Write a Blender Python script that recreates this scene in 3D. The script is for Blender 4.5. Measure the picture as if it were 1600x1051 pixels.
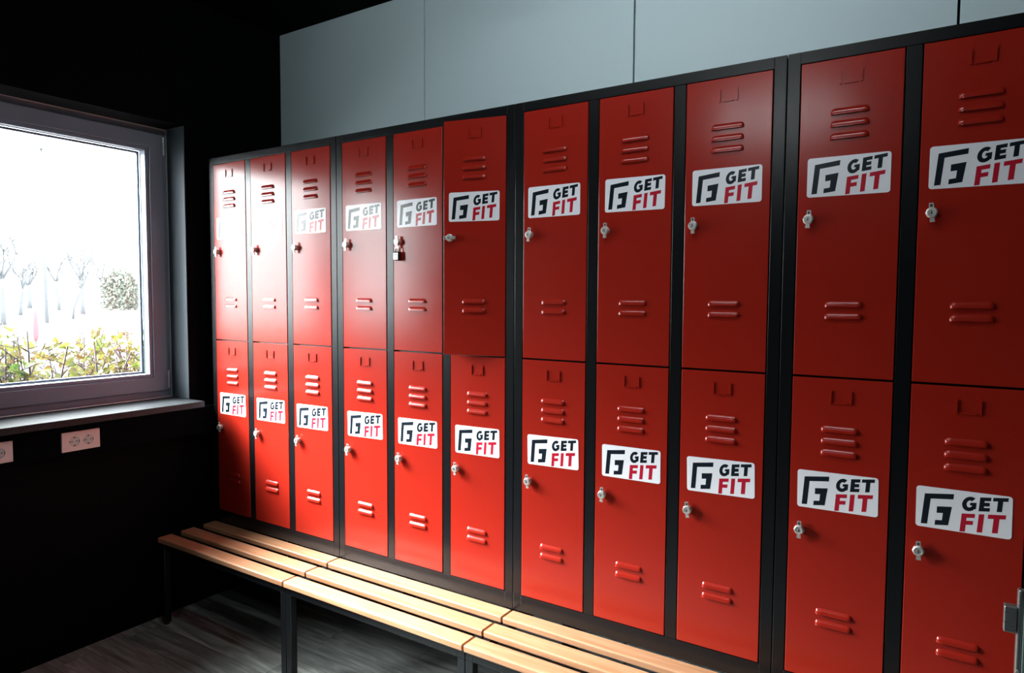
import bpy, math, random
from mathutils import Vector, Matrix

for o in list(bpy.data.objects):
    bpy.data.objects.remove(o, do_unlink=True)
SC = bpy.context.scene
COL = SC.collection
ZO = 1.345            # height of the line between upper and lower doors

# ------------------------------------------------------------------ camera
YAW, PITCH, ROLL = -0.572032383, -0.0559782753, 0.00527516900
def cam_axes(yaw, pitch, roll):
    cy, sy, cp, sp = math.cos(yaw), math.sin(yaw), math.cos(pitch), math.sin(pitch)
    f = Vector((sy*cp, cy*cp, sp)); r = Vector((cy, -sy, 0)); u = r.cross(f)
    cr, sr = math.cos(roll), math.sin(roll)
    return cr*r+sr*u, -sr*r+cr*u, f
cr_, cu_, cf_ = cam_axes(YAW, PITCH, ROLL)
cam = bpy.data.cameras.new('camera')
cam.sensor_width = 36.0
cam.lens = 36.0*1053.78446/1600.0
cam.clip_start = 0.02; cam.clip_end = 600
co = bpy.data.objects.new('camera', cam); COL.objects.link(co)
m = Matrix(((cr_.x, cu_.x, -cf_.x, 3.09648515), (cr_.y, cu_.y, -cf_.y, -2.02764323),
            (cr_.z, cu_.z, -cf_.z, 0.213432539+ZO), (0, 0, 0, 1)))
co.matrix_world = m
SC.camera = co

# ------------------------------------------------------------------ world: bright overcast sky with the sun behind the cloud
SKY_LOW, SKY_HIGH, GLOW = 14.0, 22.0, 340.0
GLOW_DIR = Vector((-.80, -.34, .64)).normalized()
w = bpy.data.worlds.new('overcast_sky'); SC.world = w; w.use_nodes = True
nt = w.node_tree; nt.nodes.clear()
tc = nt.nodes.new('ShaderNodeTexCoord'); sx = nt.nodes.new('ShaderNodeSeparateXYZ')
nt.links.new(tc.outputs['Generated'], sx.inputs[0])
def wmath(op, a_, b_=0., clamp=False):
    k = nt.nodes.new('ShaderNodeMath'); k.operation = op; k.use_clamp = clamp
    for i, q in enumerate((a_, b_)):
        if isinstance(q, (int, float)): k.inputs[i].default_value = q
        else: nt.links.new(q, k.inputs[i])
    return k.outputs[0]
zc = wmath('MAXIMUM', sx.outputs['Z'], 0.0)
base_ = wmath('ADD', wmath('MULTIPLY', zc, SKY_HIGH-SKY_LOW), SKY_LOW)
dp = nt.nodes.new('ShaderNodeVectorMath'); dp.operation = 'DOT_PRODUCT'; dp.inputs[1].default_value = GLOW_DIR
nt.links.new(tc.outputs['Generated'], dp.inputs[0])
gl0 = wmath('MULTIPLY', wmath('POWER', wmath('MAXIMUM', dp.outputs['Value'], 0.0), 28.0), GLOW)
tot = wmath('ADD', base_, gl0)
bg = nt.nodes.new('ShaderNodeBackground'); wo = nt.nodes.new('ShaderNodeOutputWorld')
bg.inputs[0].default_value = (.97, .99, 1.0, 1); nt.links.new(tot, bg.inputs[1])
nt.links.new(bg.outputs[0], wo.inputs[0])

# window opening in the left wall (Y range, Z range)
WX = -0.08                                  # inner face of the left wall
WY0, WY1 = -1.97, -0.077
WZ0, WZ1 = ZO-0.325, ZO+1.05
def area_light(name, loc, rot, sx_, sy_, power, color=(1, 1, 1), portal=False):
    l = bpy.data.lights.new(name, 'AREA'); l.shape = 'RECTANGLE'; l.size = sx_; l.size_y = sy_
    l.energy = power; l.color = color
    if portal: l.cycles.is_portal = True
    o = bpy.data.objects.new(name, l); COL.objects.link(o); o.location = loc; o.rotation_euler = rot
    return o
area_light('window_portal', (-0.33, (WY0+WY1)/2, (WZ0+WZ1)/2), (0, math.radians(-90), 0), WZ1-WZ0, WY1-WY0, 1, portal=True)

LAMP_L = 18.0
SC.view_settings.view_transform = 'Standard'
SC.view_settings.look = 'None'
SC.view_settings.exposure = 0.12
SC.view_settings.gamma = 1.0
SC.view_settings.use_curve_mapping = False
SC.cycles.max_bounces = 8
SC.cycles.sample_clamp_indirect = 6.0

# ------------------------------------------------------------------ materials
def mat(name, color, rough=.5, metal=0., spec=.5, coat=0., coat_rough=.1):
    M_ = bpy.data.materials.new(name); M_.use_nodes = True
    b = M_.node_tree.nodes['Principled BSDF']
    b.inputs['Base Color'].default_value = (*color, 1)
    b.inputs['Roughness'].default_value = rough; b.inputs['Metallic'].default_value = metal
    b.inputs['Specular IOR Level'].default_value = spec
    b.inputs['Coat Weight'].default_value = coat; b.inputs['Coat Roughness'].default_value = coat_rough
    return M_, M_.node_tree, b
def noise(t, scale, detail=3, vec=None, rough=.5):
    n = t.nodes.new('ShaderNodeTexNoise'); n.inputs['Scale'].default_value = scale
    n.inputs['Detail'].default_value = detail; n.inputs['Roughness'].default_value = rough
    if vec is not None: t.links.new(vec, n.inputs['Vector'])
    return n
def objco(t, scale=(1, 1, 1), kind='Object'):
    c = t.nodes.new('ShaderNodeTexCoord'); mp = t.nodes.new('ShaderNodeMapping')
    mp.inputs['Scale'].default_value = scale
    t.links.new(c.outputs[kind], mp.inputs[0]); return mp.outputs[0]
def bump(t, b, h, strength, dist=.001):
    bp = t.nodes.new('ShaderNodeBump'); bp.inputs['Strength'].default_value = strength
    bp.inputs['Distance'].default_value = dist
    t.links.new(h, bp.inputs['Height']); t.links.new(bp.outputs[0], b.inputs['Normal'])
def ramp(t, src, stops):
    r = t.nodes.new('ShaderNodeValToRGB'); e = r.color_ramp.elements
    e[0].position, e[0].color = stops[0][0], (*stops[0][1], 1)
    e[1].position, e[1].color = stops[-1][0], (*stops[-1][1], 1)
    for p_, c_ in stops[1:-1]:
        k = e.new(p_); k.color = (*c_, 1)
    t.links.new(src, r.inputs[0]); return r.outputs[0]

RED, t, b = mat('red_powder_coat', (.31, .0150, .0078), .22, spec=.52)
n = noise(t, 700, 2, objco(t)); bump(t, b, n.outputs[0], .10, .0004)
n2 = noise(t, 6, 3, objco(t)); t.links.new(ramp(t, n2.outputs[0], [(.3, (.18,)*3), (.7, (.215,)*3)]), b.inputs['Roughness'])
FRAME, t, b = mat('anthracite_powder_coat', (.0042, .0052, .0064), .26, spec=.45)
n = noise(t, 700, 2, objco(t)); bump(t, b, n.outputs[0], .10, .0004)
INSIDE, t, b = mat('locker_interior', (.03, .03, .032), .5)
SLOT_SHADE, t, b = mat('slot_shade', (.02, .002, .002), .6)  # dark colour standing in for shade under the louvre hoods
STICK, t, b = mat('sticker_white', (.88, .90, .95), .21, spec=.55)
n = noise(t, 40, 2, objco(t)); bump(t, b, n.outputs[0], .05, .0004)
INK, t, b = mat('sticker_black_ink', (.010, .016, .024), .21, spec=.55)
n = noise(t, 40, 2, objco(t)); bump(t, b, n.outputs[0], .05, .0004)
REDINK, t, b = mat('sticker_red_ink', (.48, .014, .035), .21, spec=.55)
n = noise(t, 40, 2, objco(t)); bump(t, b, n.outputs[0], .05, .0004)
CHROME, t, b = mat('nickel', (.86, .85, .81), .3, metal=.75)
n = noise(t, 60, 3, objco(t)); t.links.new(ramp(t, n.outputs[0], [(.3, (.26,)*3), (.7, (.42,)*3)]), b.inputs['Roughness'])
CHDARK, t, b = mat('keyhole_dark', (.05, .06, .07), .5, metal=.3)
PADB, t, b = mat('padlock_black', (.015, .018, .022), .4)
n = noise(t, 90, 2, objco(t)); bump(t, b, n.outputs[0], .1, .0004)

def wood_mat():
    M_, t, b = mat('bench_beech', (.6, .36, .17), .38)
    v = objco(t, (1.2, 22, 22)); n = noise(t, 3.0, 6, v, .62)
    v2 = objco(t, (.6, 3, 3)); nn = noise(t, 1.4, 3, v2)
    c1 = ramp(t, n.outputs[0], [(.25, (.35, .148, .068)), (.5, (.45, .228, .120)), (.75, (.53, .300, .180))])
    oi = t.nodes.new('ShaderNodeObjectInfo')
    c2 = ramp(t, nn.outputs[0], [(.3, (.82, .76, .70)), (.7, (1.05, 1.05, 1.05))])
    mx = t.nodes.new('ShaderNodeMix'); mx.data_type = 'RGBA'; mx.blend_type = 'MULTIPLY'; mx.inputs[0].default_value = 1
    t.links.new(c1, mx.inputs[6]); t.links.new(c2, mx.inputs[7])
    hs = t.nodes.new('ShaderNodeHueSaturation')
    mr = t.nodes.new('ShaderNodeMapRange'); mr.inputs[3].default_value = .85; mr.inputs[4].default_value = 1.15
    t.links.new(oi.outputs['Random'], mr.inputs[0]); t.links.new(mr.outputs[0], hs.inputs['Value'])
    t.links.new(mx.outputs[2], hs.inputs['Color']); t.links.new(hs.outputs[0], b.inputs['Base Color'])
    bump(t, b, n.outputs[0], .15, .0006)
    return M_
WOOD = wood_mat()

def floor_mat():
    M_, t, b = mat('grey_oak_vinyl_plank', (.2, .2, .19), .45, spec=.25)
    co_ = objco(t)
    br = t.nodes.new('ShaderNodeTexBrick'); br.inputs['Scale'].default_value = 1
    br.inputs['Brick Width'].default_value = 1.22; br.inputs['Row Height'].default_value = .15
    br.inputs['Mortar Size'].default_value = .0012; br.inputs['Mortar Smooth'].default_value = .2
    br.offset = .37; br.inputs['Bias'].default_value = 0
    br.inputs['Color1'].default_value = (.55, .55, .55, 1); br.inputs['Color2'].default_value = (1.35, 1.35, 1.3, 1)
    br.inputs['Mortar'].default_value = (.2, .2, .2, 1)
    t.links.new(co_, br.inputs['Vector'])
    # each plank shifts its own grain
    va = t.nodes.new('ShaderNodeVectorMath'); va.operation = 'MULTIPLY_ADD'
    va.inputs[1].default_value = (9, 9, 9)
    t.links.new(br.outputs['Color'], va.inputs[0]); t.links.new(objco(t, (1.3, 14, 14)), va.inputs[2])
    n = noise(t, 2.2, 8, va.outputs[0], .65); n.inputs['Distortion'].default_value = .8
    c1 = ramp(t, n.outputs[0], [(.28, (.065, .068, .066)), (.5, (.17, .18, .172)), (.74, (.36, .38, .36))])
    mx = t.nodes.new('ShaderNodeMix'); mx.data_type = 'RGBA'; mx.blend_type = 'MULTIPLY'; mx.inputs[0].default_value = 1
    t.links.new(c1, mx.inputs[6]); t.links.new(br.outputs['Color'], mx.inputs[7])
    t.links.new(mx.outputs[2], b.inputs['Base Color'])
    bump(t, b, n.outputs[0], .25, .001)
    return M_
FLOOR = floor_mat()
BLACKWALL, t, b = mat('black_wall_paint', (.0016, .0019, .0026), .7, spec=.06)
n = noise(t, 120, 4, objco(t)); bump(t, b, n.outputs[0], .3, .001)
REVEAL, t, b = mat('daylit_reveal_tone', (.050, .064, .075), .6, spec=.3)  # wall black lightened, daylight on the reveal sides put into the colour
n = noise(t, 120, 4, objco(t)); bump(t, b, n.outputs[0], .3, .001)
CEIL, t, b = mat('black_ceiling', (.0012, .0013, .0016), .8, spec=.03)
n = noise(t, 60, 4, objco(t)); bump(t, b, n.outputs[0], .2, .001)
WHITEP, t, b = mat('pale_wall_panel', (.67, .83, .87), .55, spec=.3)
n = noise(t, 80, 3, objco(t)); bump(t, b, n.outputs[0], .05, .0005)
WFRAME, t, b = mat('grey_window_frame', (.19, .235, .30), .35)
n = noise(t, 200, 3, objco(t)); bump(t, b, n.outputs[0], .05, .0005)
SPACER, t, b = mat('glazing_spacer', (.10, .13, .20), .35, metal=.3)
HINGE, t, b = mat('hinge_steel', (.62, .66, .66), .3, metal=.6)
GRAN, t, b = mat('granite_sill', (.2, .2, .21), .4, spec=.2)
n = noise(t, 260, 4, objco(t), .8)
t.links.new(ramp(t, n.outputs[0], [(.36, (.002, .003, .004)), (.5, (.012, .014, .016)), (.66, (.085, .095, .10))]), b.inputs['Base Color'])
DUCT, t, b = mat('black_cable_trunking', (.0010, .0018, .0026), .7, spec=.03)
PLASTIC, t, b = mat('white_socket_plastic', (.72, .66, .66), .4)
SOCKIN, t, b = mat('socket_insert', (.50, .56, .56), .4)
SOCKHOLE, t, b = mat('socket_hole', (.02, .03, .03), .6)
HPL, t, b = mat('grey_green_laminate', (.16, .22, .21), .35)
STEEL, t, b = mat('brushed_steel', (.42, .45, .45), .3, metal=.85)
n = noise(t, 30, 4, objco(t, (1, 1, 12))); t.links.new(ramp(t, n.outputs[0], [(.3, (.25,)*3), (.7, (.42,)*3)]), b.inputs['Roughness'])
def glass_mat():
    M_ = bpy.data.materials.new('window_glass'); M_.use_nodes = True; t = M_.node_tree; t.nodes.clear()
    o = t.nodes.new('ShaderNodeOutputMaterial'); tr = t.nodes.new('ShaderNodeBsdfTransparent'); gl = t.nodes.new('ShaderNodeBsdfGlossy')
    gl.inputs['Roughness'].default_value = .02; tr.inputs[0].default_value = (.94, .96, .96, 1)
    # Schlick reflectance of one glass face, the same from either side
    ge = t.nodes.new('ShaderNodeNewGeometry'); d_ = t.nodes.new('ShaderNodeVectorMath'); d_.operation = 'DOT_PRODUCT'
    t.links.new(ge.outputs['Normal'], d_.inputs[0]); t.links.new(ge.outputs['Incoming'], d_.inputs[1])
    def mth(op, a_, b_=0.):
        k = t.nodes.new('ShaderNodeMath'); k.operation = op
        for i, q in enumerate((a_, b_)):
            if isinstance(q, (int, float)): k.inputs[i].default_value = q
            else: t.links.new(q, k.inputs[i])
        return k.outputs[0]
    fr = mth('ADD', mth('MULTIPLY', mth('POWER', mth('SUBTRACT', 1.0, mth('ABSOLUTE', d_.outputs['Value'])), 5.0), .96), .04)
    mx = t.nodes.new('ShaderNodeMixShader')
    t.links.new(fr, mx.inputs[0]); t.links.new(tr.outputs[0], mx.inputs[1]); t.links.new(gl.outputs[0], mx.inputs[2])
    t.links.new(mx.outputs[0], o.inputs[0]); return M_
GLASS = glass_mat()
# outdoors
GROUND, t, b = mat('pale_asphalt', (.45, .45, .46), .9)
n = noise(t, .4, 5, objco(t)); t.links.new(ramp(t, n.outputs[0], [(.3, (.17, .175, .18)), (.7, (.25, .25, .26))]), b.inputs['Base Color'])
BARK, t, b = mat('bark', (.075, .095, .10), .9)
n = noise(t, 8, 4, objco(t)); t.links.new(ramp(t, n.outputs[0], [(.3, (.062, .070, .075)), (.7, (.072, .080, .085))]), b.inputs['Base Color'])
TWIG, t, b = mat('hedge_twig', (.05, .03, .03), .8)
n = noise(t, 14, 4, objco(t)); t.links.new(ramp(t, n.outputs[0], [(.35, (.007, .0042, .005)), (.65, (.022, .013, .013))]), b.inputs['Base Color'])
BUSH, t, b = mat('evergreen_bush', (.08, .12, .08), .8)
n = noise(t, 3, 4, objco(t)); t.links.new(ramp(t, n.outputs[0], [(.35, (.10, .115, .095)), (.65, (.11, .125, .105))]), b.inputs['Base Color'])
CONE, t, b = mat('red_fabric', (.115, .040, .048), .7)
LAMPP, t, b = mat('galvanised_pole', (.075, .084, .09), .5)
CARP, t, b = mat('pale_car_paint', (.18, .19, .20), .3)
TYRE, t, b = mat('tyre', (.05, .055, .06), .7)
def leaf_mat():
    M_, t, b = mat('hedge_leaf', (.1, .1, .03), .6, spec=.3)
    n = noise(t, 9, 3, objco(t))
    c_ = ramp(t, n.outputs[0], [(.26, (.030, .062, .010)), (.42, (.070, .084, .018)), (.55, (.090, .080, .022)), (.66, (.075, .036, .012)), (.78, (.040, .010, .009))])
    t.links.new(c_, b.inputs['Base Color'])
    tl = t.nodes.new('ShaderNodeBsdfTranslucent'); t.links.new(c_, tl.inputs[0])
    mx = t.nodes.new('ShaderNodeMixShader'); mx.inputs[0].default_value = .45
    out = [q for q in t.nodes if q.type == 'OUTPUT_MATERIAL'][0]
    t.links.new(b.outputs[0], mx.inputs[1]); t.links.new(tl.outputs[0], mx.inputs[2]); t.links.new(mx.outputs[0], out.inputs[0])
    return M_
LEAF = leaf_mat()

# ------------------------------------------------------------------ mesh helpers
class MB:
    def __init__(s): s.v = []; s.f = []; s.m = []; s.mats = []; s.sm = []
    def mi(s, m_):
        if m_ not in s.mats: s.mats.append(m_)
        return s.mats.index(m_)
    def add(s, vs, fs, m_, smooth=False):
        o = len(s.v); s.v += [tuple(v) for v in vs]; k = s.mi(m_)
        for f in fs: s.f.append([i+o for i in f]); s.m.append(k); s.sm.append(smooth)
    def box(s, a, c, m_):
        x0, y0, z0 = a; x1, y1, z1 = c
        s.add([(x0,y0,z0),(x1,y0,z0),(x1,y1,z0),(x0,y1,z0),(x0,y0,z1),(x1,y0,z1),(x1,y1,z1),(x0,y1,z1)],
              [(0,3,2,1),(4,5,6,7),(0,1,5,4),(1,2,6,5),(2,3,7,6),(3,0,4,7)], m_)
    def rbox(s, a, c, r, m_, axis=0, n=4):
        """box with edges along `axis` rounded and its ends chamfered"""
        d = [i for i in range(3) if i != axis]
        prof = []
        for (cx, cy, a0) in ((c[d[0]]-r, c[d[1]]-r, 0), (a[d[0]]+r, c[d[1]]-r, 90), (a[d[0]]+r, a[d[1]]+r, 180), (c[d[0]]-r, a[d[1]]+r, 270)):
            for k in range(n+1):
                an = math.radians(a0+90*k/n); prof.append((cx, cy, math.cos(an), math.sin(an)))
        e = r*.6
        rings = [(a[axis], r-e), (a[axis]+e, r), (c[axis]-e, r), (c[axis], r-e)]
        vs = []
        for (pos, rr) in rings:
            for (cx, cy, ux, uy) in prof:
                p = [0, 0, 0]; p[axis] = pos; p[d[0]] = cx+ux*rr; p[d[1]] = cy+uy*rr; vs.append(p)
        N = len(prof); fs = []
        for k in range(3):
            for i in range(N):
                j = (i+1) % N; fs.append((k*N+i, k*N+j, (k+1)*N+j, (k+1)*N+i))
        fs.append(tuple(range(N))[::-1]); fs.append(tuple(range(3*N, 4*N)))
        if axis == 1: fs = [f[::-1] for f in fs]
        s.add(vs, fs, m_, False)
    def prism(s, pts, y0, y1, m_):
        """polygon in XZ extruded from y0 (front) to y1 (back)"""
        n = len(pts)
        vs = [(x, y0, z) for x, z in pts]+[(x, y1, z) for x, z in pts]
        fs = [tuple(range(n)), tuple(range(2*n-1, n-1, -1))]
        for i in range(n):
            j = (i+1) % n; fs.append((j, i, n+i, n+j))
        s.add(vs, fs, m_)
    def lathe(s, c, prof, m_, axis=1, n=24, smooth=False):
        """prof: (offset along axis, radius)"""
        d = [i for i in range(3) if i != axis]; vs = []
        for (o_, r) in prof:
            for k in range(n):
                a_ = 2*math.pi*k/n; p = list(c); p[axis] += o_; p[d[0]] += r*math.cos(a_); p[d[1]] += r*math.sin(a_); vs.append(p)
        fs = []
        for q in range(len(prof)-1):
            for k in range(n):
                j = (k+1) % n; fs.append((q*n+k, q*n+j, (q+1)*n+j, (q+1)*n+k))
        fs.append(tuple(range(n))[::-1]); fs.append(tuple(range((len(prof)-1)*n, len(prof)*n)))
        s.add(vs, fs, m_, smooth)
    def tube(s, pts, r, m_, n=8, r1=None):
        pts = [Vector(p) for p in pts]; vs = []; fs = []; N = len(pts)
        for i, p in enumerate(pts):
            d = (pts[min(i+1, N-1)]-pts[max(i-1, 0)]).normalized()
            up = Vector((0, 0, 1)) if abs(d.z) < .9 else Vector((1, 0, 0))
            a_ = d.cross(up).normalized(); b_ = d.cross(a_)
            rr = r if r1 is None else r+(r1-r)*i/(N-1)
            for k in range(n):
                an = 2*math.pi*k/n; vs.append(p+a_*math.cos(an)*rr+b_*math.sin(an)*rr)
        for i in range(N-1):
            for k in range(n):
                j = (k+1) % n; fs.append((i*n+k, i*n+j, (i+1)*n+j, (i+1)*n+k))
        fs.append(tuple(range(n))); fs.append(tuple(range((N-1)*n, N*n))[::-1])
        s.add(vs, fs, m_, True)
    def build(s, name, parent=None, loc=None):
        me = bpy.data.meshes.new(name); me.from_pydata(s.v, [], s.f)
        for m_ in s.mats: me.materials.append(m_)
        me.polygons.foreach_set('material_index', s.m); me.polygons.foreach_set('use_smooth', s.sm)
        me.update()
        import bmesh
        bm = bmesh.new(); bm.from_mesh(me); bmesh.ops.recalc_face_normals(bm, faces=bm.faces); bm.to_mesh(me); bm.free()
        o = bpy.data.objects.new(name, me); COL.objects.link(o)
        if parent: o.parent = parent
        if loc: o.location = loc
        return o
def empty(name, loc, label, cat, group=None):
    o = bpy.data.objects.new(name, None); COL.objects.link(o); o.location = loc
    o.empty_display_size = .1
    return tag(o, label, cat, group)
def tag(o, label, cat, group=None, kind=None):
    o['label'] = label; o['category'] = cat
    if group: o['group'] = group
    if kind: o['kind'] = kind
    return o
def struct(o): o['kind'] = 'structure'; return o
def copy_tree(o, parent=None):
    c = o.copy(); COL.objects.link(c); c.parent = parent
    for ch in o.children: copy_tree(ch, c)
    return c
def bevel(o, w_, seg=2):
    md = o.modifiers.new('bevel', 'BEVEL'); md.width = w_; md.segments = seg; md.limit_method = 'ANGLE'; return o

# ------------------------------------------------------------------ room shell
RX0, RX1, RY0, RY1, CZ = WX, 5.2, -4.6, .5, ZO+1.668
g = MB(); g.box((RX0-.35, RY0-.2, -.2), (RX1+.2, RY1+.2, 0), FLOOR); struct(g.build('floor'))
g = MB(); g.box((RX0-.35, RY0-.2, CZ), (RX1+.2, RY1+.2, CZ+.2), CEIL); struct(g.build('ceiling'))
g = MB()
for a, c in (((RX0-.35, RY0-.2, 0), (RX0, RY1+.2, WZ0)), ((RX0-.35, RY0-.2, WZ1), (RX0, RY1+.2, CZ)),
             ((RX0-.35, RY0-.2, WZ0), (RX0, WY0, WZ1)), ((RX0-.35, WY1, WZ0), (RX0, RY1+.2, WZ1))): g.box(a, c, BLACKWALL)
struct(g.build('wall_left'))
# thin lining on the reveal sides, black paint lightened to show daylight on it
g = MB(); e = .004
g.box((RX0-.15, WY1-e, WZ0+.03), (RX0, WY1, WZ1), REVEAL); g.box((RX0-.15, WY0, WZ0+.03), (RX0, WY0+e, WZ1), REVEAL)

struct(g.build('trim_1'))
g = MB(); g.box((RX0, RY1+.012, 0), (RX1, RY1+.2, CZ), BLACKWALL)          # substrate behind the joints
xs = [RX0, .9655, 2.0305, 3.0955, 4.1605, RX1]
for i in range(5):
    g.box((xs[i]+(.0038 if i else 0), RY1, 0), (xs[i+1]-.0038, RY1+.012, CZ), WHITEP)
struct(g.build('wall_back'))
g = MB(); g.box((RX1, RY0-.2, 0), (RX1+.2, RY1+.2, CZ), BLACKWALL); struct(g.build('wall_right'))
g = MB(); g.box((RX0, RY0-.2, 0), (RX1, RY0, CZ), BLACKWALL); struct(g.build('wall_front'))

# ceiling battens (opal tubes, out of the photo)
LAMP = bpy.data.materials.new('opal_lamp'); LAMP.use_nodes = True
lb = LAMP.node_tree.nodes['Principled BSDF']; lb.inputs['Base Color'].default_value = (.8, .8, .8, 1)
lb.inputs['Emission Color'].default_value = (.90, .97, 1.0, 1); lb.inputs['Emission Strength'].default_value = LAMP_L
for lx, ly, lh, lab in ((2.2, -.80, .7, 'opal tube lamp hanging above the middle of the locker row'),
                    (2.05, -3.0, .35, 'opal tube lamp hanging behind the camera, farther from the lockers')):
    lr_ = empty('ceiling_lamp', (lx, ly, CZ-.16), lab, 'lamp', 'opal tube ceiling lamps')
    g = MB(); g.lathe((-lh, 0, 0), [(0, .045), (.01, .05), (2*lh-.01, .05), (2*lh, .045)], LAMP, axis=0, n=20); g.build('tube_diffuser', lr_)
    g = MB(); g.rbox((-lh, -.04, .055), (lh, .04, .075), .005, FRAME, axis=0)
    for x in (-lh*.75, lh*.75): g.box((x-.01, -.01, .075), (x+.01, .01, .161), FRAME)
    g.build('mount', lr_)

# ------------------------------------------------------------------ window
FX = WX-.15                                       # inner face of the fixed frame
fz0, fz1 = ZO-.295, WZ1-.004
fy0, fy1 = WY0+.006, WY1-.006
win = bpy.data.objects.new('window_1', None); COL.objects.link(win); win.location = (FX, (fy0+fy1)/2, fz0); struct(win)
def wpart(mb, name): 
    o = mb.build(name); o.parent = win; o.matrix_parent_inverse = Matrix.Translation(-win.location); return o
def ring(mb, x0, x1, y0, y1, z0, z1, wd, m_, r=.003):
    # mitred rectangular frame ring
    vs = []
    for x in (x0, x1):
        for (a_, o_) in ((0, 0), (wd, wd)):
            vs += [(x, y0+a_, z0+o_), (x, y1-a_, z0+o_), (x, y1-a_, z1-o_), (x, y0+a_, z1-o_)]
    fs = []
    for k in range(4):
        j = (k+1) % 4
        fs += [(k, j, 4+j, 4+k), (8+j, 8+k, 12+k, 12+j), (j, k, 8+k, 8+j), (4+k, 4+j, 12+j, 12+k)]
    mb.add(vs, fs, m_)
MULL = -1.02
g = MB(); ring(g, FX-.07, FX, fy0, fy1, fz0, fz1, .05, WFRAME)
g.box((FX-.07, MULL-.035, fz0+.05), (FX, MULL+.035, fz1-.05), WFRAME)
bevel(wpart(g, 'window_frame'), .002)
g = MB(); ring(g, FX-.001, FX+.0025, fy0-.003, fy1+.0035, fz0, fz1+.002, .0035, PLASTIC); wpart(g, 'sealant_bead')
HZ = []
for si, (sy0, sy1) in enumerate(((MULL+.012, fy1-.024), (fy0+.024, MULL-.012))):
    sz0, sz1 = fz0+.037, fz1-.03
    g = MB(); ring(g, FX-.045, FX+.014, sy0, sy1, sz0, sz1, .070, WFRAME)
    o = bevel(wpart(g, 'sash'), .003)
    g = MB(); ring(g, FX-.046, FX+.006, sy0+.0705, sy1-.0705, sz0+.0705, sz1-.0705, .017, WFRAME)
    q = g.build('glazing_bead'); q.parent = o; bevel(q, .002)
    g = MB(); ring(g, FX-.062, FX-.048, sy0+.088, sy1-.088, sz0+.088, sz1-.088, .010, SPACER)
    ring(g, FX-.047, FX-.0465, sy0+.088, sy1-.088, sz0+.088, sz1-.088, .003, PADB)
    q = g.build('glazing_spacer'); q.parent = o
    g = MB(); g.box((FX-.0475, sy0+.0855, sz0+.0855), (FX-.0435, sy1-.0855, sz1-.0855), GLASS)
    q = g.build('glass_pane'); q.parent = o
    hy = sy1+.004 if si == 0 else sy0-.004
    for hz in (sz0+.055, sz1-.055):
        g = MB(); g.lathe((FX+.012, hy, hz), [(-.045, .004), (-.043, .0055), (.020, .0055), (.021, .0045), (.023, .0045), (.024, .0055), (.043, .0055), (.045, .004)], HINGE, axis=2, n=14)
        g.box((FX+.0125, hy-.02, hz-.045), (FX+.0155, hy, hz+.018), WFRAME)
        q = g.build('hinge'); q.parent = o
        q['label'] = 'pale steel hinge'
# sill
g = MB(); g.rbox((FX+.001, WY0+.001, ZO-.325), (.058, WY1-.006, ZO-.295), .004, GRAN, axis=1)
tag(g.build('window_sill'), 'speckled grey granite sill with polished edge under the window', 'windowsill')
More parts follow.
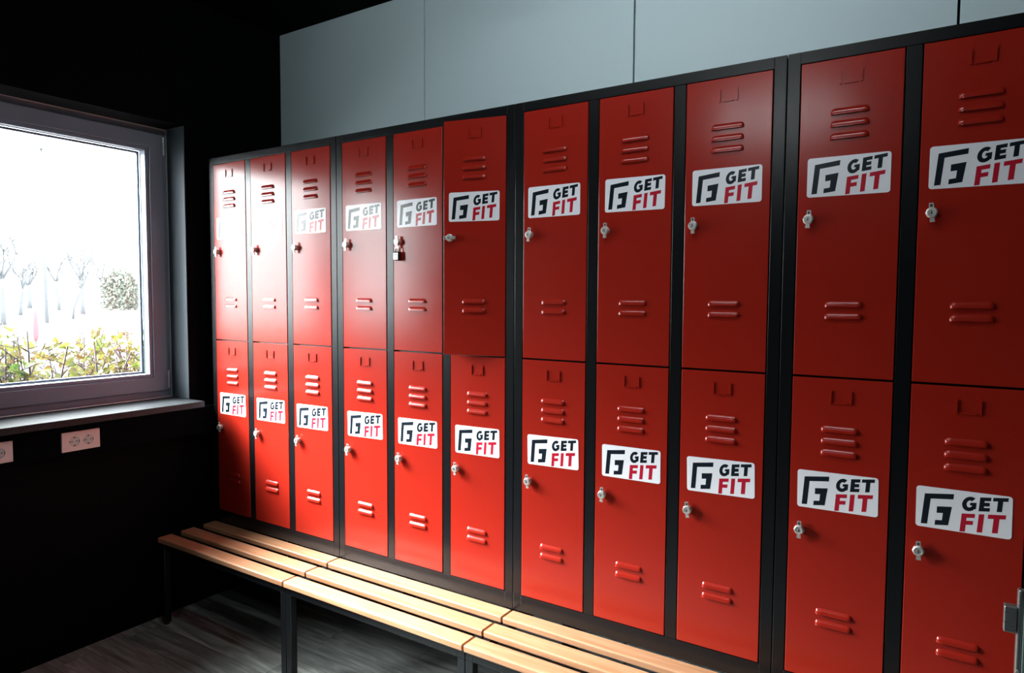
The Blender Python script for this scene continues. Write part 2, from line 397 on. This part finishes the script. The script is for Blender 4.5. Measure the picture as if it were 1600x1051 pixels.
# cable trunking
g = MB(); g.rbox((WX+.0005, -4.3, ZO-.467), (-.004, .44, ZO-.331), .004, DUCT, axis=1)
g.box((-.0045, -4.29, ZO-.458), (-.0025, .43, ZO-.340), DUCT)
tag(g.build('cable_trunking'), 'black wall cable trunking running beneath the granite windowsill', 'cable duct')
def socket(y0, label):
    W_, H_, T_ = .150, .082, .010
    t_ = empty('double_socket', (-.0025, y0, ZO-.4405), label, 'power socket', 'white double sockets on the black trunking')
    g = MB(); g.box((0, 0, 0), (T_-.003, W_, H_), PLASTIC)
    cs = [(.049, .040), (.104, .040)]; n = 40; r = .0205; edges = [0, .0765, W_]
    for (cy, cz), ya, yb in zip(cs, edges[:-1], edges[1:]):
        vs = []; 
        for k in range(n):
            a_ = 2*math.pi*k/n; c_, s_ = math.cos(a_), math.sin(a_)
            tx = min(((yb if c_ > 0 else ya)-cy)/c_ if abs(c_) > 1e-6 else 9, ((H_ if s_ > 0 else 0)-cz)/s_ if abs(s_) > 1e-6 else 9)
            vs += [(T_, cy+c_*tx, cz+s_*tx), (T_, cy+c_*r, cz+s_*r), (T_-.003, cy+c_*r*.96, cz+s_*r*.96)]
        for cyy, czz in ((ya, 0), (yb, 0), (yb, H_), (ya, H_)):
            vs.append((T_, cyy, czz))
        fs = []
        for k in range(n):
            j = (k+1) % n; fs += [(3*k, 3*j, 3*j+1, 3*k+1), (3*k+1, 3*j+1, 3*j+2, 3*k+2)]
        # corners
        for ci in range(4):
            cv = vs[3*n+ci]; best = None
            for k in range(n):
                j = (k+1) % n; A, B = vs[3*k], vs[3*j]
                if abs(A[1]-B[1]) > 1e-6 and abs(A[2]-B[2]) > 1e-6:
                    d_ = abs(A[1]-cv[1])+abs(A[2]-cv[2])+abs(B[1]-cv[1])+abs(B[2]-cv[2])
                    if best is None or d_ < best[0]: best = (d_, k, j)
            if best: fs.append((3*best[1], 3*n+ci, 3*best[2]))
        g.add(vs, fs, PLASTIC)
    g.box((T_-.003, 0, 0), (T_-.0001, .0005, H_), PLASTIC); g.box((T_-.003, W_-.0005, 0), (T_-.0001, W_, H_), PLASTIC)
    g.box((T_-.003, 0, 0), (T_-.0001, W_, .0005), PLASTIC); g.box((T_-.003, 0, H_-.0005), (T_-.0001, W_, H_), PLASTIC)
    # label field above the inserts
    for a_, c_ in (((.054, .0655), (.099, .0665)), ((.054, .0655), (.055, .073)), ((.098, .0655), (.099, .073))):
        g.box((T_-.0005, a_[0], a_[1]), (T_+.0004, c_[0], c_[1]), SOCKIN)
    g.build('cover_plate', t_)
    for cy, cz in cs:
        g = MB(); g.lathe((T_-.0032, cy, cz), [(0, .0195), (.0012, .0195), (.0016, .019)], SOCKIN, axis=0, n=32)
        for dy in (-.0095, .0095): g.lathe((T_-.002, cy+dy, cz), [(0, .0026), (.0007, .0026)], SOCKHOLE, axis=0, n=12)
        for dz in (-.0175, .0175): g.box((T_-.003, cy-.003, cz+dz-.003), (T_-.0002, cy+.003, cz+dz+.003), CHDARK)
        for dy in (-.0185, .0185): g.box((T_-.003, cy+dy-.0015, cz-.004), (T_-.0002, cy+dy+.0015, cz+.004), CHDARK)
        g.build('socket_insert', t_)
socket(-.6999, 'white double power socket on black trunking, nearest the lockers')
socket(-1.0265, 'white double power socket cut off by the left edge of the photo')

# ------------------------------------------------------------------ lockers
UW, EDGE, POST = .9, .03595, .03863
DW = (UW-2*EDGE-2*POST)/3
ZT, ZB = ZO+.8955, ZO-.9185
DH = .8555
UPZ, LOZ = ZO+.0050, ZO-.8568
DEPTH = .48

def louvre(g, x0, x1, z0, h=.017, d=.0065):
    nx, nz = 22, 8; vs = []; y0 = 0
    L = x1-x0
    for j in range(nz+1):
        tz = j/nz; 
        for i in range(nx+1):
            # denser near the ends
            u = .5-.5*math.cos(math.pi*i/nx); x = x0+L*u
            e = min(x-x0, x1-x)/.011; e = min(1, e); pe = math.sqrt(max(0, 1-(1-e)**2))
            pz = math.cos(math.pi/2*tz**1.6)
            vs.append((x, y0-d*min(pe, 1)*pz-.00005, z0+h*tz*(.35+.65*pe) if tz else z0))
    fs = [(j*(nx+1)+i, j*(nx+1)+i+1, (j+1)*(nx+1)+i+1, (j+1)*(nx+1)+i) for j in range(nz) for i in range(nx)]
    g.add(vs, fs, RED, True)
    # underside face coloured dark for the shade beneath the hood
    vs = [vs[i] for i in range(nx+1)]; vs = [(v[0], v[1]*.92, v[2]+.0003) for v in vs]+[(v[0], y0+.0002, v[2]+.0003) for v in vs]
    g.add(vs, [(i, i+1, nx+2+i, nx+1+i) for i in range(nx)], SLOT_SHADE)

def make_door_mesh():
    g = MB(); r = .0012
    g.rbox((0, 0, 0), (DW-.003, .018, DH), r, RED, axis=2, n=2)
    for k in range(3): louvre(g, .0770, .1710, .7080-.0328*k-.0005)
    for k in range(2): louvre(g, .0765, .1705, .1905-.0325*k-.0005)
    # embossed label holder
    for (a_, c_) in (((.0970, .787), (.1018, .823)), ((.1472, .787), (.1520, .823))):
        g.prism([(a_[0], a_[1]), (c_[0], a_[1]), (c_[0], c_[1]), (a_[0], c_[1])], -.0036, .0005, RED)
    g.prism([(.1075, .787), (.1415, .787), (.1415, .791), (.1075, .791)], -.0036, .0005, RED)
    return g
def stk(u, v):   # artwork is drawn with rising lines and a slight lean
    vv = v+.225*(u-.25)
    return (.202*(u-.5+.04*(v-.3)), .106*(vv-.5))
def make_sticker():
    g = MB(); hw, hh, r = .101, .053, .0075; pts = []
    for cx, cz, a0 in ((hw-r, hh-r, 0), (-hw+r, hh-r, 90), (-hw+r, -hh+r, 180), (hw-r, -hh+r, 270)):
        for k in range(5):
            a_ = math.radians(a0+22.5*k); pts.append((cx+r*math.cos(a_), cz+r*math.sin(a_)))
    g.prism(pts[::-1], -.0006, .0002, STICK)
    def poly(uv, m_, raw=False):
        p = [((.202*(u-.5), .106*(v-.5)) if raw else stk(u, v)) for u, v in uv]
        n = len(p)
        g.add([(x, -.00075, z) for x, z in p], [tuple(range(n))], m_)
    # monogram
    poly([(.058, .075), (.093, .825), (.405, .895), (.400, .765), (.158, .715), (.127, .085)], INK, True)
    poly([(.228, .545), (.388, .580), (.353, .120), (.208, .085), (.212, .205), (.285, .222), (.293, .400), (.226, .385)], INK, True)
    # G E T
    gx, gz, gr, gh = .556, .640, .078, .176
    def arc(rx, rz, a0, a1, n=18): return [(gx+rx*math.cos(math.radians(a0+(a1-a0)*i/n)), gz+rz*math.sin(math.radians(a0+(a1-a0)*i/n))) for i in range(n+1)]
    poly(arc(gr, gh, 48, 318)+arc(gr*.40, gh*.48, 318, 48)[::1], INK)
    poly([(gx+.024, .500), (gx+.070, .520), (gx+.070, .672), (gx+.004, .672), (gx+.004, .606), (gx+.024, .606)], INK)
    def E(x, z, w_, h_, sw, sh, m_, full=True):
        poly([(x, z), (x+sw, z), (x+sw, z+h_), (x, z+h_)], m_)
        poly([(x+sw, z+h_-sh), (x+w_, z+h_-sh), (x+w_, z+h_), (x+sw, z+h_)], m_)
        poly([(x+sw, z+h_*.5-sh*.5), (x+w_*.93, z+h_*.5-sh*.5), (x+w_*.93, z+h_*.5+sh*.5), (x+sw, z+h_*.5+sh*.5)], m_)
        if full: poly([(x+sw, z), (x+w_, z), (x+w_, z+sh), (x+sw, z+sh)], m_)
    def T(x, z, w_, h_, sw, sh, m_):
        poly([(x, z+h_-sh), (x+w_, z+h_-sh), (x+w_, z+h_), (x, z+h_)], m_)
        poly([(x+w_/2-sw/2, z), (x+w_/2+sw/2, z), (x+w_/2+sw/2, z+h_-sh), (x+w_/2-sw/2, z+h_-sh)], m_)
    E(.655, .472, .112, .335, .050, .086, INK); T(.787, .472, .152, .335, .052, .086, INK)
    E(.487, -.038, .138, .440, .056, .098, REDINK, False)
    poly([(.663, -.038), (.719, -.038), (.719, .402), (.663, .402)], REDINK)
    T(.757, -.038, .178, .440, .058, .100, REDINK)
    return g
def make_lock():
    g = MB()
    g.lathe((0, 0, 0), [(0, .0115), (-.006, .0115), (-.0065, .0085), (-.010, .0085)], CHROME, n=20)
    g.lathe((0, 0, 0), [(-.0095, .0125), (-.0105, .0142), (-.0135, .0142), (-.0145, .0125)], CHROME, n=8)
    # wing with the padlock eye and the short thumb tab
    g.prism([(-.0045, .0), (.0045, .0), (.0058, .013), (.0050, .0245), (-.0050, .0245), (-.0058, .013)], -.0145, -.0105, CHROME)
    g.prism([(-.0028, .0145), (.0028, .0145), (.0028, .0215), (-.0028, .0215)], -.0149, -.0101, CHDARK)
    g.prism([(-.0055, -.0235), (.0055, -.0235), (.0045, .0), (-.0045, .0)], -.0165, -.0105, CHROME)
    g.lathe((0, 0, 0), [(-.0140, .0122), (-.0190, .0122), (-.0200, .0112), (-.0203, .0085), (-.0195, .0080)], CHROME, n=28)
    g.box((-.0012, -.0204, -.0042), (.0012, -.0190, .0042), CHDARK)
    return g

def make_body():
    g = MB(); h = ZT-ZB; th = .0015
    z_up0, z_up1 = UPZ-ZB, UPZ-ZB+DH; z_lo0, z_lo1 = LOZ-ZB, LOZ-ZB+DH
    W_ = UW
    xs_ = [.0006, EDGE]; 
    g.box((.0014, 0, 0), (EDGE-.0015, .03, h), FRAME)                                # left stile
    g.box((W_-EDGE+.0015, 0, 0), (W_-.0014, .03, h), FRAME)
    for k in (1, 2):
        x = EDGE+k*DW+(k-1)*POST
        g.box((x+.0015, 0, z_lo0-.002), (x+POST-.0015, .03, z_up1+.002), FRAME)
    g.box((EDGE-.0015, 0, 0), (W_-EDGE+.0015, .03, z_lo0-.0025), FRAME)           # bottom rail
    g.box((EDGE-.0015, 0, z_up1+.0025), (W_-EDGE+.0015, .03, h), FRAME)           # top rail
    g.box((.0006, .03, 0), (.003, DEPTH, h), FRAME); g.box((W_-.003, .03, 0), (W_-.0006, DEPTH, h), FRAME)
    g.box((.003, .03, h-.003), (W_-.003, DEPTH, h), FRAME); g.box((.003, .03, 0), (W_-.003, DEPTH, .003), FRAME)
    g.box((.003, DEPTH-.003, .003), (W_-.003, DEPTH, h-.003), INSIDE)
    for k in (1, 2):
        x = EDGE+k*DW+(k-.5)*POST; g.box((x-.001, .03, .003), (x+.001, DEPTH-.003, h-.003), INSIDE)
    zm = ZO-ZB
    g.box((EDGE-.0015, .0185, zm-.02), (W_-EDGE+.0015, .022, zm+.02), FRAME)
    g.box((.003, .022, zm-.001), (W_-.003, DEPTH-.003, zm+.001), INSIDE)
    # front lip lines of the compartments
    return g

STK_POS = {  # (dx from the door's left edge, z relative to the middle line, tilt deg)
 'u': [(.124,.548,-.7),(.123,.547,-.6),(.121,.548,-.3),(.123,.546,-.4),(.122,.546,0),(.124,.547,-.4),(.122,.547,.1),(.126,.547,-.4),(.125,.548,0),(.125,.549,-.1),(.123,.548,-.4),(.124,.547,.2)],
 'l': [(.126,-.313,.1),(.124,-.315,.5),(.121,-.318,.6),(.124,-.319,1.2),(.123,-.319,.7),(.125,-.318,.8),(.126,-.317,1.2),(.127,-.318,.4),(.126,-.319,1.4),(.123,-.315,.8),(.123,-.317,.4),(.124,-.317,.5)]}
unit_labels = ['black-framed locker cabinet with six red doors, leftmost, next to the window wall',
               'black-framed locker cabinet with one upper red door standing ajar and a padlock',
               'black-framed locker cabinet with six red doors, right of the one with an open door',
               'black-framed red locker cabinet at the right, cut off by the photo edge']
door_me = make_door_mesh().build('locker_door'); stick_me = make_sticker().build('sticker'); lock_me = make_lock().build('turn_lock'); body_me = make_body().build('body')
for o in (door_me, stick_me, lock_me, body_me): COL.objects.unlink(o)
bevel(body_me, .0012, 2)
def inst(src, parent, loc, rot=(0, 0, 0)):
    c = src.copy(); c.name = src.name; COL.objects.link(c); c.parent = parent; c.location = loc; c.rotation_euler = rot; return c
ci = 0
for u in range(4):
    root = empty('locker_cabinet', (u*UW, 0, ZB), unit_labels[u], 'locker', 'red locker cabinets in a row')
    inst(body_me, root, (0, 0, 0))
    for c in range(3):
        x = EDGE+c*(DW+POST)+.0015
        for lev, z0 in (('u', UPZ), ('l', LOZ)):
            ajar = (ci == 5 and lev == 'u')
            if ajar:
                a_ = math.radians(11.3); hw = DW-.003
                d = inst(door_me, root, (x+hw-hw*math.cos(a_), -hw*math.sin(a_)-.0015, z0-ZB), (0, 0, a_))
                d['label'] = 'red locker door swung slightly open'
            else:
                d = inst(door_me, root, (x, -.0015, z0-ZB))
            sx_, sz_, st = STK_POS[lev][ci]
            s_ = inst(stick_me, d, (sx_-.0015, -.0003, sz_+ZO-z0), (0, -math.radians(st), 0))
            lr = 0
            if ajar: lr = math.radians(-90)
            elif ci == 4 and lev == 'u': lr = math.pi
            else: lr = math.radians(random.Random(ci*7+len(lev)+(lev == 'u')*31).uniform(-7, 7))
            lz = .4355 if lev == 'u' else -.4330
            l_ = inst(lock_me, d, (.0300, 0, lz+ZO-z0), (0, lr, 0))
        ci += 1
for o in (door_me, stick_me, lock_me, body_me): bpy.data.objects.remove(o)

# padlock on the fifth upper door
px = UW+EDGE+1*(DW+POST)+.0300+.0015; pz = ZO+.4355-.0195
g = MB()
pd = empty('padlock', (px, -.014, pz-.040), 'small black and silver padlock hanging from an upper door lock', 'padlock')
g = MB(); g.rbox((-.0145, -.008, -.014), (.0145, .008, .021), .003, PADB, axis=2); g.build('lock_body', pd)
g = MB(); g.rbox((-.011, -.0095, -.010), (.011, -.0078, .015), .0008, CHROME, axis=2)
for k in range(3): g.box((-.007, -.0102, -.006+k*.007), (.007, -.0094, -.0025+k*.007), PADB)
g.build('face_plate', pd)
g = MB(); g.tube([(-.0085, 0, .019), (-.0085, 0, .034)]+[(-.0085*math.cos(math.pi*k/8), 0, .034+.0085*math.sin(math.pi*k/8)) for k in range(1, 8)]+[(.0085, 0, .034), (.0085, 0, .019)], .0024, CHROME, n=10); g.build('shackle', pd)

# ------------------------------------------------------------------ benches
SZ = ZO-.921
bench_labels = ['wooden slat bench in the dark corner below the leftmost lockers',
                'wooden slat bench, brightly lit, below the cabinet with the open door',
                'wooden slat bench at the bottom edge of the photo, right of the brightly lit one',
                'black steel and wood slat bench below the rightmost locker cabinet']
def make_bench():
    r = empty('slat_bench', (0, 0, 0), bench_labels[0], 'bench', 'slatted wooden benches under the lockers')
    for (ya, yb) in ((-.0715, -.0015), (-.1895, -.1185), (-.3035, -.2335)):
        g = MB(); g.rbox((.0022, ya, SZ-.024), (UW-.0022, yb, SZ), .0055, WOOD, axis=0, n=4); g.build('seat_slat', r)
    g = MB(); T_ = .03; zt = SZ-.0245
    for x in (.0015, UW-.0015-T_):
        g.box((x, -.290, zt-T_), (x+T_, .47, zt), FRAME)                 # side rail
        g.box((x, -.001+.004, zt), (x+T_, .47, ZB-.0005), FRAME)          # packer that carries the locker
    g.box((.0015+T_, -.290, zt-T_), (UW-.0015-T_, -.260, zt), FRAME)
    g.box((.0015+T_, .44, zt-T_), (UW-.0015-T_, .47, zt), FRAME)
    g.box((.0015+T_, .003, zt-T_), (UW-.0015-T_, .033, zt), FRAME)
    bevel(g.build('frame', r), .0015)
    for x in (.0015, UW-.0015-T_):
        for y in (-.290, .44):
            g = MB(); g.box((x, y, .012), (x+T_, y+T_, zt-T_), FRAME)
            g.lathe((x+T_/2, y+T_/2, 0), [(0, .012), (.003, .014), (.012, .014)], PADB, axis=2, n=14)
            bevel(g.build('leg', r), .0015)
    return r
bench = make_bench()
for u in range(1, 4):
    c = copy_tree(bench); c.location = (u*UW, 0, 0); c['label'] = bench_labels[u]

# ------------------------------------------------------------------ panel edge with latch at the right
pr = empty('low_gate', (3.212, -.65, 0), 'low grey-green gate with steel edge and latch, at the bottom right corner', 'gate')
g = MB(); g.rbox((.0085, -.010, .08), (.42, .010, 1.066), .002, HPL, axis=2); g.build('panel', pr)
g = MB(); g.rbox((.0, -.008, .08), (.0085, .010, 1.082), .0035, STEEL, axis=2); g.build('edge_strip', pr)
g = MB(); g.rbox((-.0175, -.009, 1.008), (-.0002, .009, 1.052), .0022, STEEL, axis=0); g.build('latch', pr)
g = MB(); g.lathe((.004, -.008, .945), [(0, .003), (-.0015, .0025)], CHROME, axis=1, n=12); g.build('screw', pr)
for x in (.06, .36):
    g = MB(); g.lathe((x, 0, 0), [(0, .03), (.006, .03), (.008, .012), (.085, .012)], STEEL, axis=2, n=16); g.build('leg', pr)

# ------------------------------------------------------------------ outdoors
g = MB(); g.add([(-.43, -70, -.02), (-.43, 160, -.02), (-260, 160, -.02), (-260, -70, -.02)], [(0, 1, 2, 3)], GROUND)
struct(g.build('ground'))
CP = Vector((3.09648515, -2.02764323, 0.213432539+ZO))
def ray(u, v):
    q = Vector(((u-800)/1053.78446, -(v-525.5)/1053.78446, 1)); return cr_*q.x+cu_*q.y+cf_*q.z
def on_x(u, v, X): d = ray(u, v); k = (X-CP.x)/d.x; return CP+d*k
rnd = random.Random(5)
def tree(px_, pyb, pyt, label, dist, lean=0, seed=0, thick=1.0, kind='bare tree'):
    R_ = random.Random(seed)
    d = ray(px_, 466); d.z = 0; d.normalize(); base = Vector((CP.x, CP.y, 0))+d*dist; base.z = -.02
    H = 1.56+(466-pyt)/1053.8*dist*.8
    root = empty('bare_tree', base, label, 'tree', 'bare trees across the car park')
    g = MB(); top = Vector((lean, lean*.5, H*.42)); r0 = .13*thick*dist/60
    g.tube([(0, 0, 0), (lean*.3, 0, H*.15), tuple(Vector((lean*.7, lean*.3, H*.3))), tuple(top)], r0, BARK, n=7, r1=r0*.7); g.build('trunk', root)
    g = MB()
    def grow(p, dr, L, r, lev):
        q = p+dr*L*.5+Vector((R_.uniform(-.05, .05), R_.uniform(-.05, .05), .02))*L; e_ = q+(dr+Vector((0, 0, .15))).normalized()*L*.5
        g.tube([p, q, e_], r, BARK, n=4, r1=r*.55)
        if lev:
            for k in range(3 if lev > 1 else 4):
                a_ = R_.uniform(0, 6.28); nd = (dr+Vector((math.cos(a_), math.sin(a_), R_.uniform(-.1, .5)))*R_.uniform(.5, .9)).normalized()
                grow(p.lerp(e_, R_.uniform(.45, 1)), nd, L*R_.uniform(.55, .75), r*.5, lev-1)
    for k in range(5):
        a_ = k*1.26+R_.uniform(-.4, .4); grow(top*R_.uniform(.85, 1), Vector((math.cos(a_)*.5, math.sin(a_)*.5, .9)).normalized(), H*.28, r0*.5, 3)
    g.build('branches', root)
TL = [(4, 330, 46, 1.5, 'thickest bare tree, cut off by the left edge of the photo', 0),
      (31, 385, 68, 1.1, 'bare tree just right of the thick tree at the left edge', .3),
      (46, 395, 108, 1.3, 'short blurry tree just left of the red closed parasol', 0),
      (92, 375, 90, 1.0, 'slim bare tree right of the street lamp', -.3),
      (113, 372, 56, .8, 'slanting bare tree beside the taller forked tree', .7),
      (129, 362, 70, 1.35, 'tall forked bare tree near the middle of the window', 0),
      (158, 375, 122, .9, 'faint thin bare tree left of the green bush', 0)]
for i, (a_, b_, c_, d_, e_, f_) in enumerate(TL): tree(a_, 0, b_, e_, c_, lean=f_, seed=i+3, thick=d_)
def far(px_, dist, z=0):
    d = ray(px_, 466); d.z = 0; d.normalize(); p = Vector((CP.x, CP.y, 0))+d*dist; p.z = z-.02; return p
# street lamp
p = far(72, 48); lp = empty('street_lamp', p, 'tall thin street lamp beyond the hedge', 'street lamp')
g = MB(); g.tube([(0, 0, 0), (0, 0, 10.1)], .12, LAMPP, n=8, r1=.06); g.build('pole', lp)
g = MB(); g.rbox((-.25, -.15, 10.05), (.95, .15, 10.2), .05, LAMPP, axis=0); g.build('lamp_head', lp)
# closed red parasol
p = far(54, 18.0); pa = empty('closed_parasol', p, 'closed red parasol standing beyond the hedge', 'parasol')
g = MB(); g.lathe((0, 0, 0), [(.60, .03), (.70, .06), (.95, .065), (1.15, .05), (1.25, .02), (1.32, .01)], CONE, axis=2, n=12, smooth=True); g.build('canopy', pa)
g = MB(); g.lathe((0, 0, 0), [(0, .25), (.06, .25), (.07, .03), (.62, .025)], LAMPP, axis=2, n=12); g.build('stand', pa)
# evergreen bush
p = far(188, 90); g = MB(); R_ = random.Random(2)
for k in range(2600):
    a_ = R_.uniform(0, 6.28); rr = 1.9*math.sqrt(R_.random()); z = R_.uniform(0, 1)**.8*4.7*(1-.35*(rr/1.9)**2)+R_.uniform(-.2, .4)
    c_ = Vector((rr*math.cos(a_), rr*math.sin(a_), max(z, .1))); s_ = .24
    A = Vector((R_.gauss(0, 1), R_.gauss(0, 1), R_.gauss(0, 1))).normalized()*s_; B = A.orthogonal().normalized()*s_*.5
    g.add([c_-A, c_+B, c_+A, c_-B], [(0, 1, 2, 3)], BUSH)
o = g.build('bush', None, p); tag(o, 'large blurry green bush at the right of the window view', 'bush')
# parked car
p = far(211, 105); cr0 = empty('parked_car', p, 'pale parked car in front of the green bush', 'car'); cr0.rotation_euler = (0, 0, .4)
g = MB(); g.prism([(-2.1, .35), (2.1, .35), (2.15, .8), (1.4, .95), (.8, 1.42), (-.9, 1.45), (-1.7, .98), (-2.15, .85)], -.85, .85, CARP); bevel(g.build('car_body', cr0), .08)
for x in (-1.3, 1.3):
    for y in (-.8, .8):
        g = MB(); g.lathe((x, y-.1 if y < 0 else y-.08, .32), [(0, .32), (.18, .32)], TYRE, axis=1, n=18); g.build('wheel', cr0)
# hedge
HX0, HX1, HY0, HY1 = -2.5, -1.55, -5.5, 2.5
R_ = random.Random(11)
he = empty('hedge', (-2.0, -1.5, -.02), 'autumn hedge with bare twigs and yellow-green leaves right outside the window', 'hedge')
he_inv = Vector((2.0, 1.5, .02))
gt = MB(); gl_ = MB()
def leaf(c_, s_):
    A = Vector((R_.gauss(0, 1), R_.gauss(0, 1), R_.gauss(0, .8))).normalized(); B = A.cross(Vector((R_.gauss(0, 1), R_.gauss(0, 1), R_.gauss(0, 1)))).normalized()
    N_ = A.cross(B)*s_*.12
    gl_.add([c_-A*s_, c_-A*s_*.2+B*s_*.55+N_, c_+A*s_*.5+B*s_*.42+N_, c_+A*s_, c_+A*s_*.5-B*s_*.42+N_, c_-A*s_*.2-B*s_*.55+N_],
            [(0, 1, 2, 3), (0, 3, 4, 5)], LEAF)
for k in range(520):
    near = R_.random() < .45
    x = R_.uniform(HX0, HX1); y = R_.uniform(HY0, HY1)
    z = 0; p = Vector((x, y, 0)); top = 1.30+R_.uniform(-.30, .05); r = R_.uniform(.004, .010)+(.008 if R_.random() < .06 else 0)
    pts = [p]; dx, dy = R_.uniform(-.10, .10), R_.uniform(-.14, .14)
    for q in range(1, 6):
        pts.append(Vector((x+dx*q+R_.uniform(-.025, .025), y+dy*q/2+R_.uniform(-.025, .025), top*q/5)))
    gt.tube([v+he_inv for v in pts], r, TWIG, n=5, r1=r*.6)
    for q in range(10):
        i = R_.randint(3, 5); s0 = pts[i-1].lerp(pts[i], R_.random())
        e_ = s0+Vector((R_.uniform(-.16, .16), R_.uniform(-.2, .2), R_.uniform(.02, .20))); mid_ = s0.lerp(e_, .5)+Vector((R_.uniform(-.03, .03), R_.uniform(-.03, .03), 0))
        if e_.z > top+.04: e_.z = top+R_.uniform(-.08, .04)
        gt.tube([s0+he_inv, mid_+he_inv, e_+he_inv], .0035, TWIG, n=4, r1=.0018)
        for _ in range(3):
            if s0.z > .75: leaf(s0.lerp(e_, R_.uniform(.1, 1.05))+he_inv+Vector((R_.uniform(-.03, .03), R_.uniform(-.04, .04), R_.uniform(-.07, .02))), R_.uniform(.022, .046))
gt.build('twigs', he)
o = gl_.build('leaves', he); o['kind'] = 'stuff'
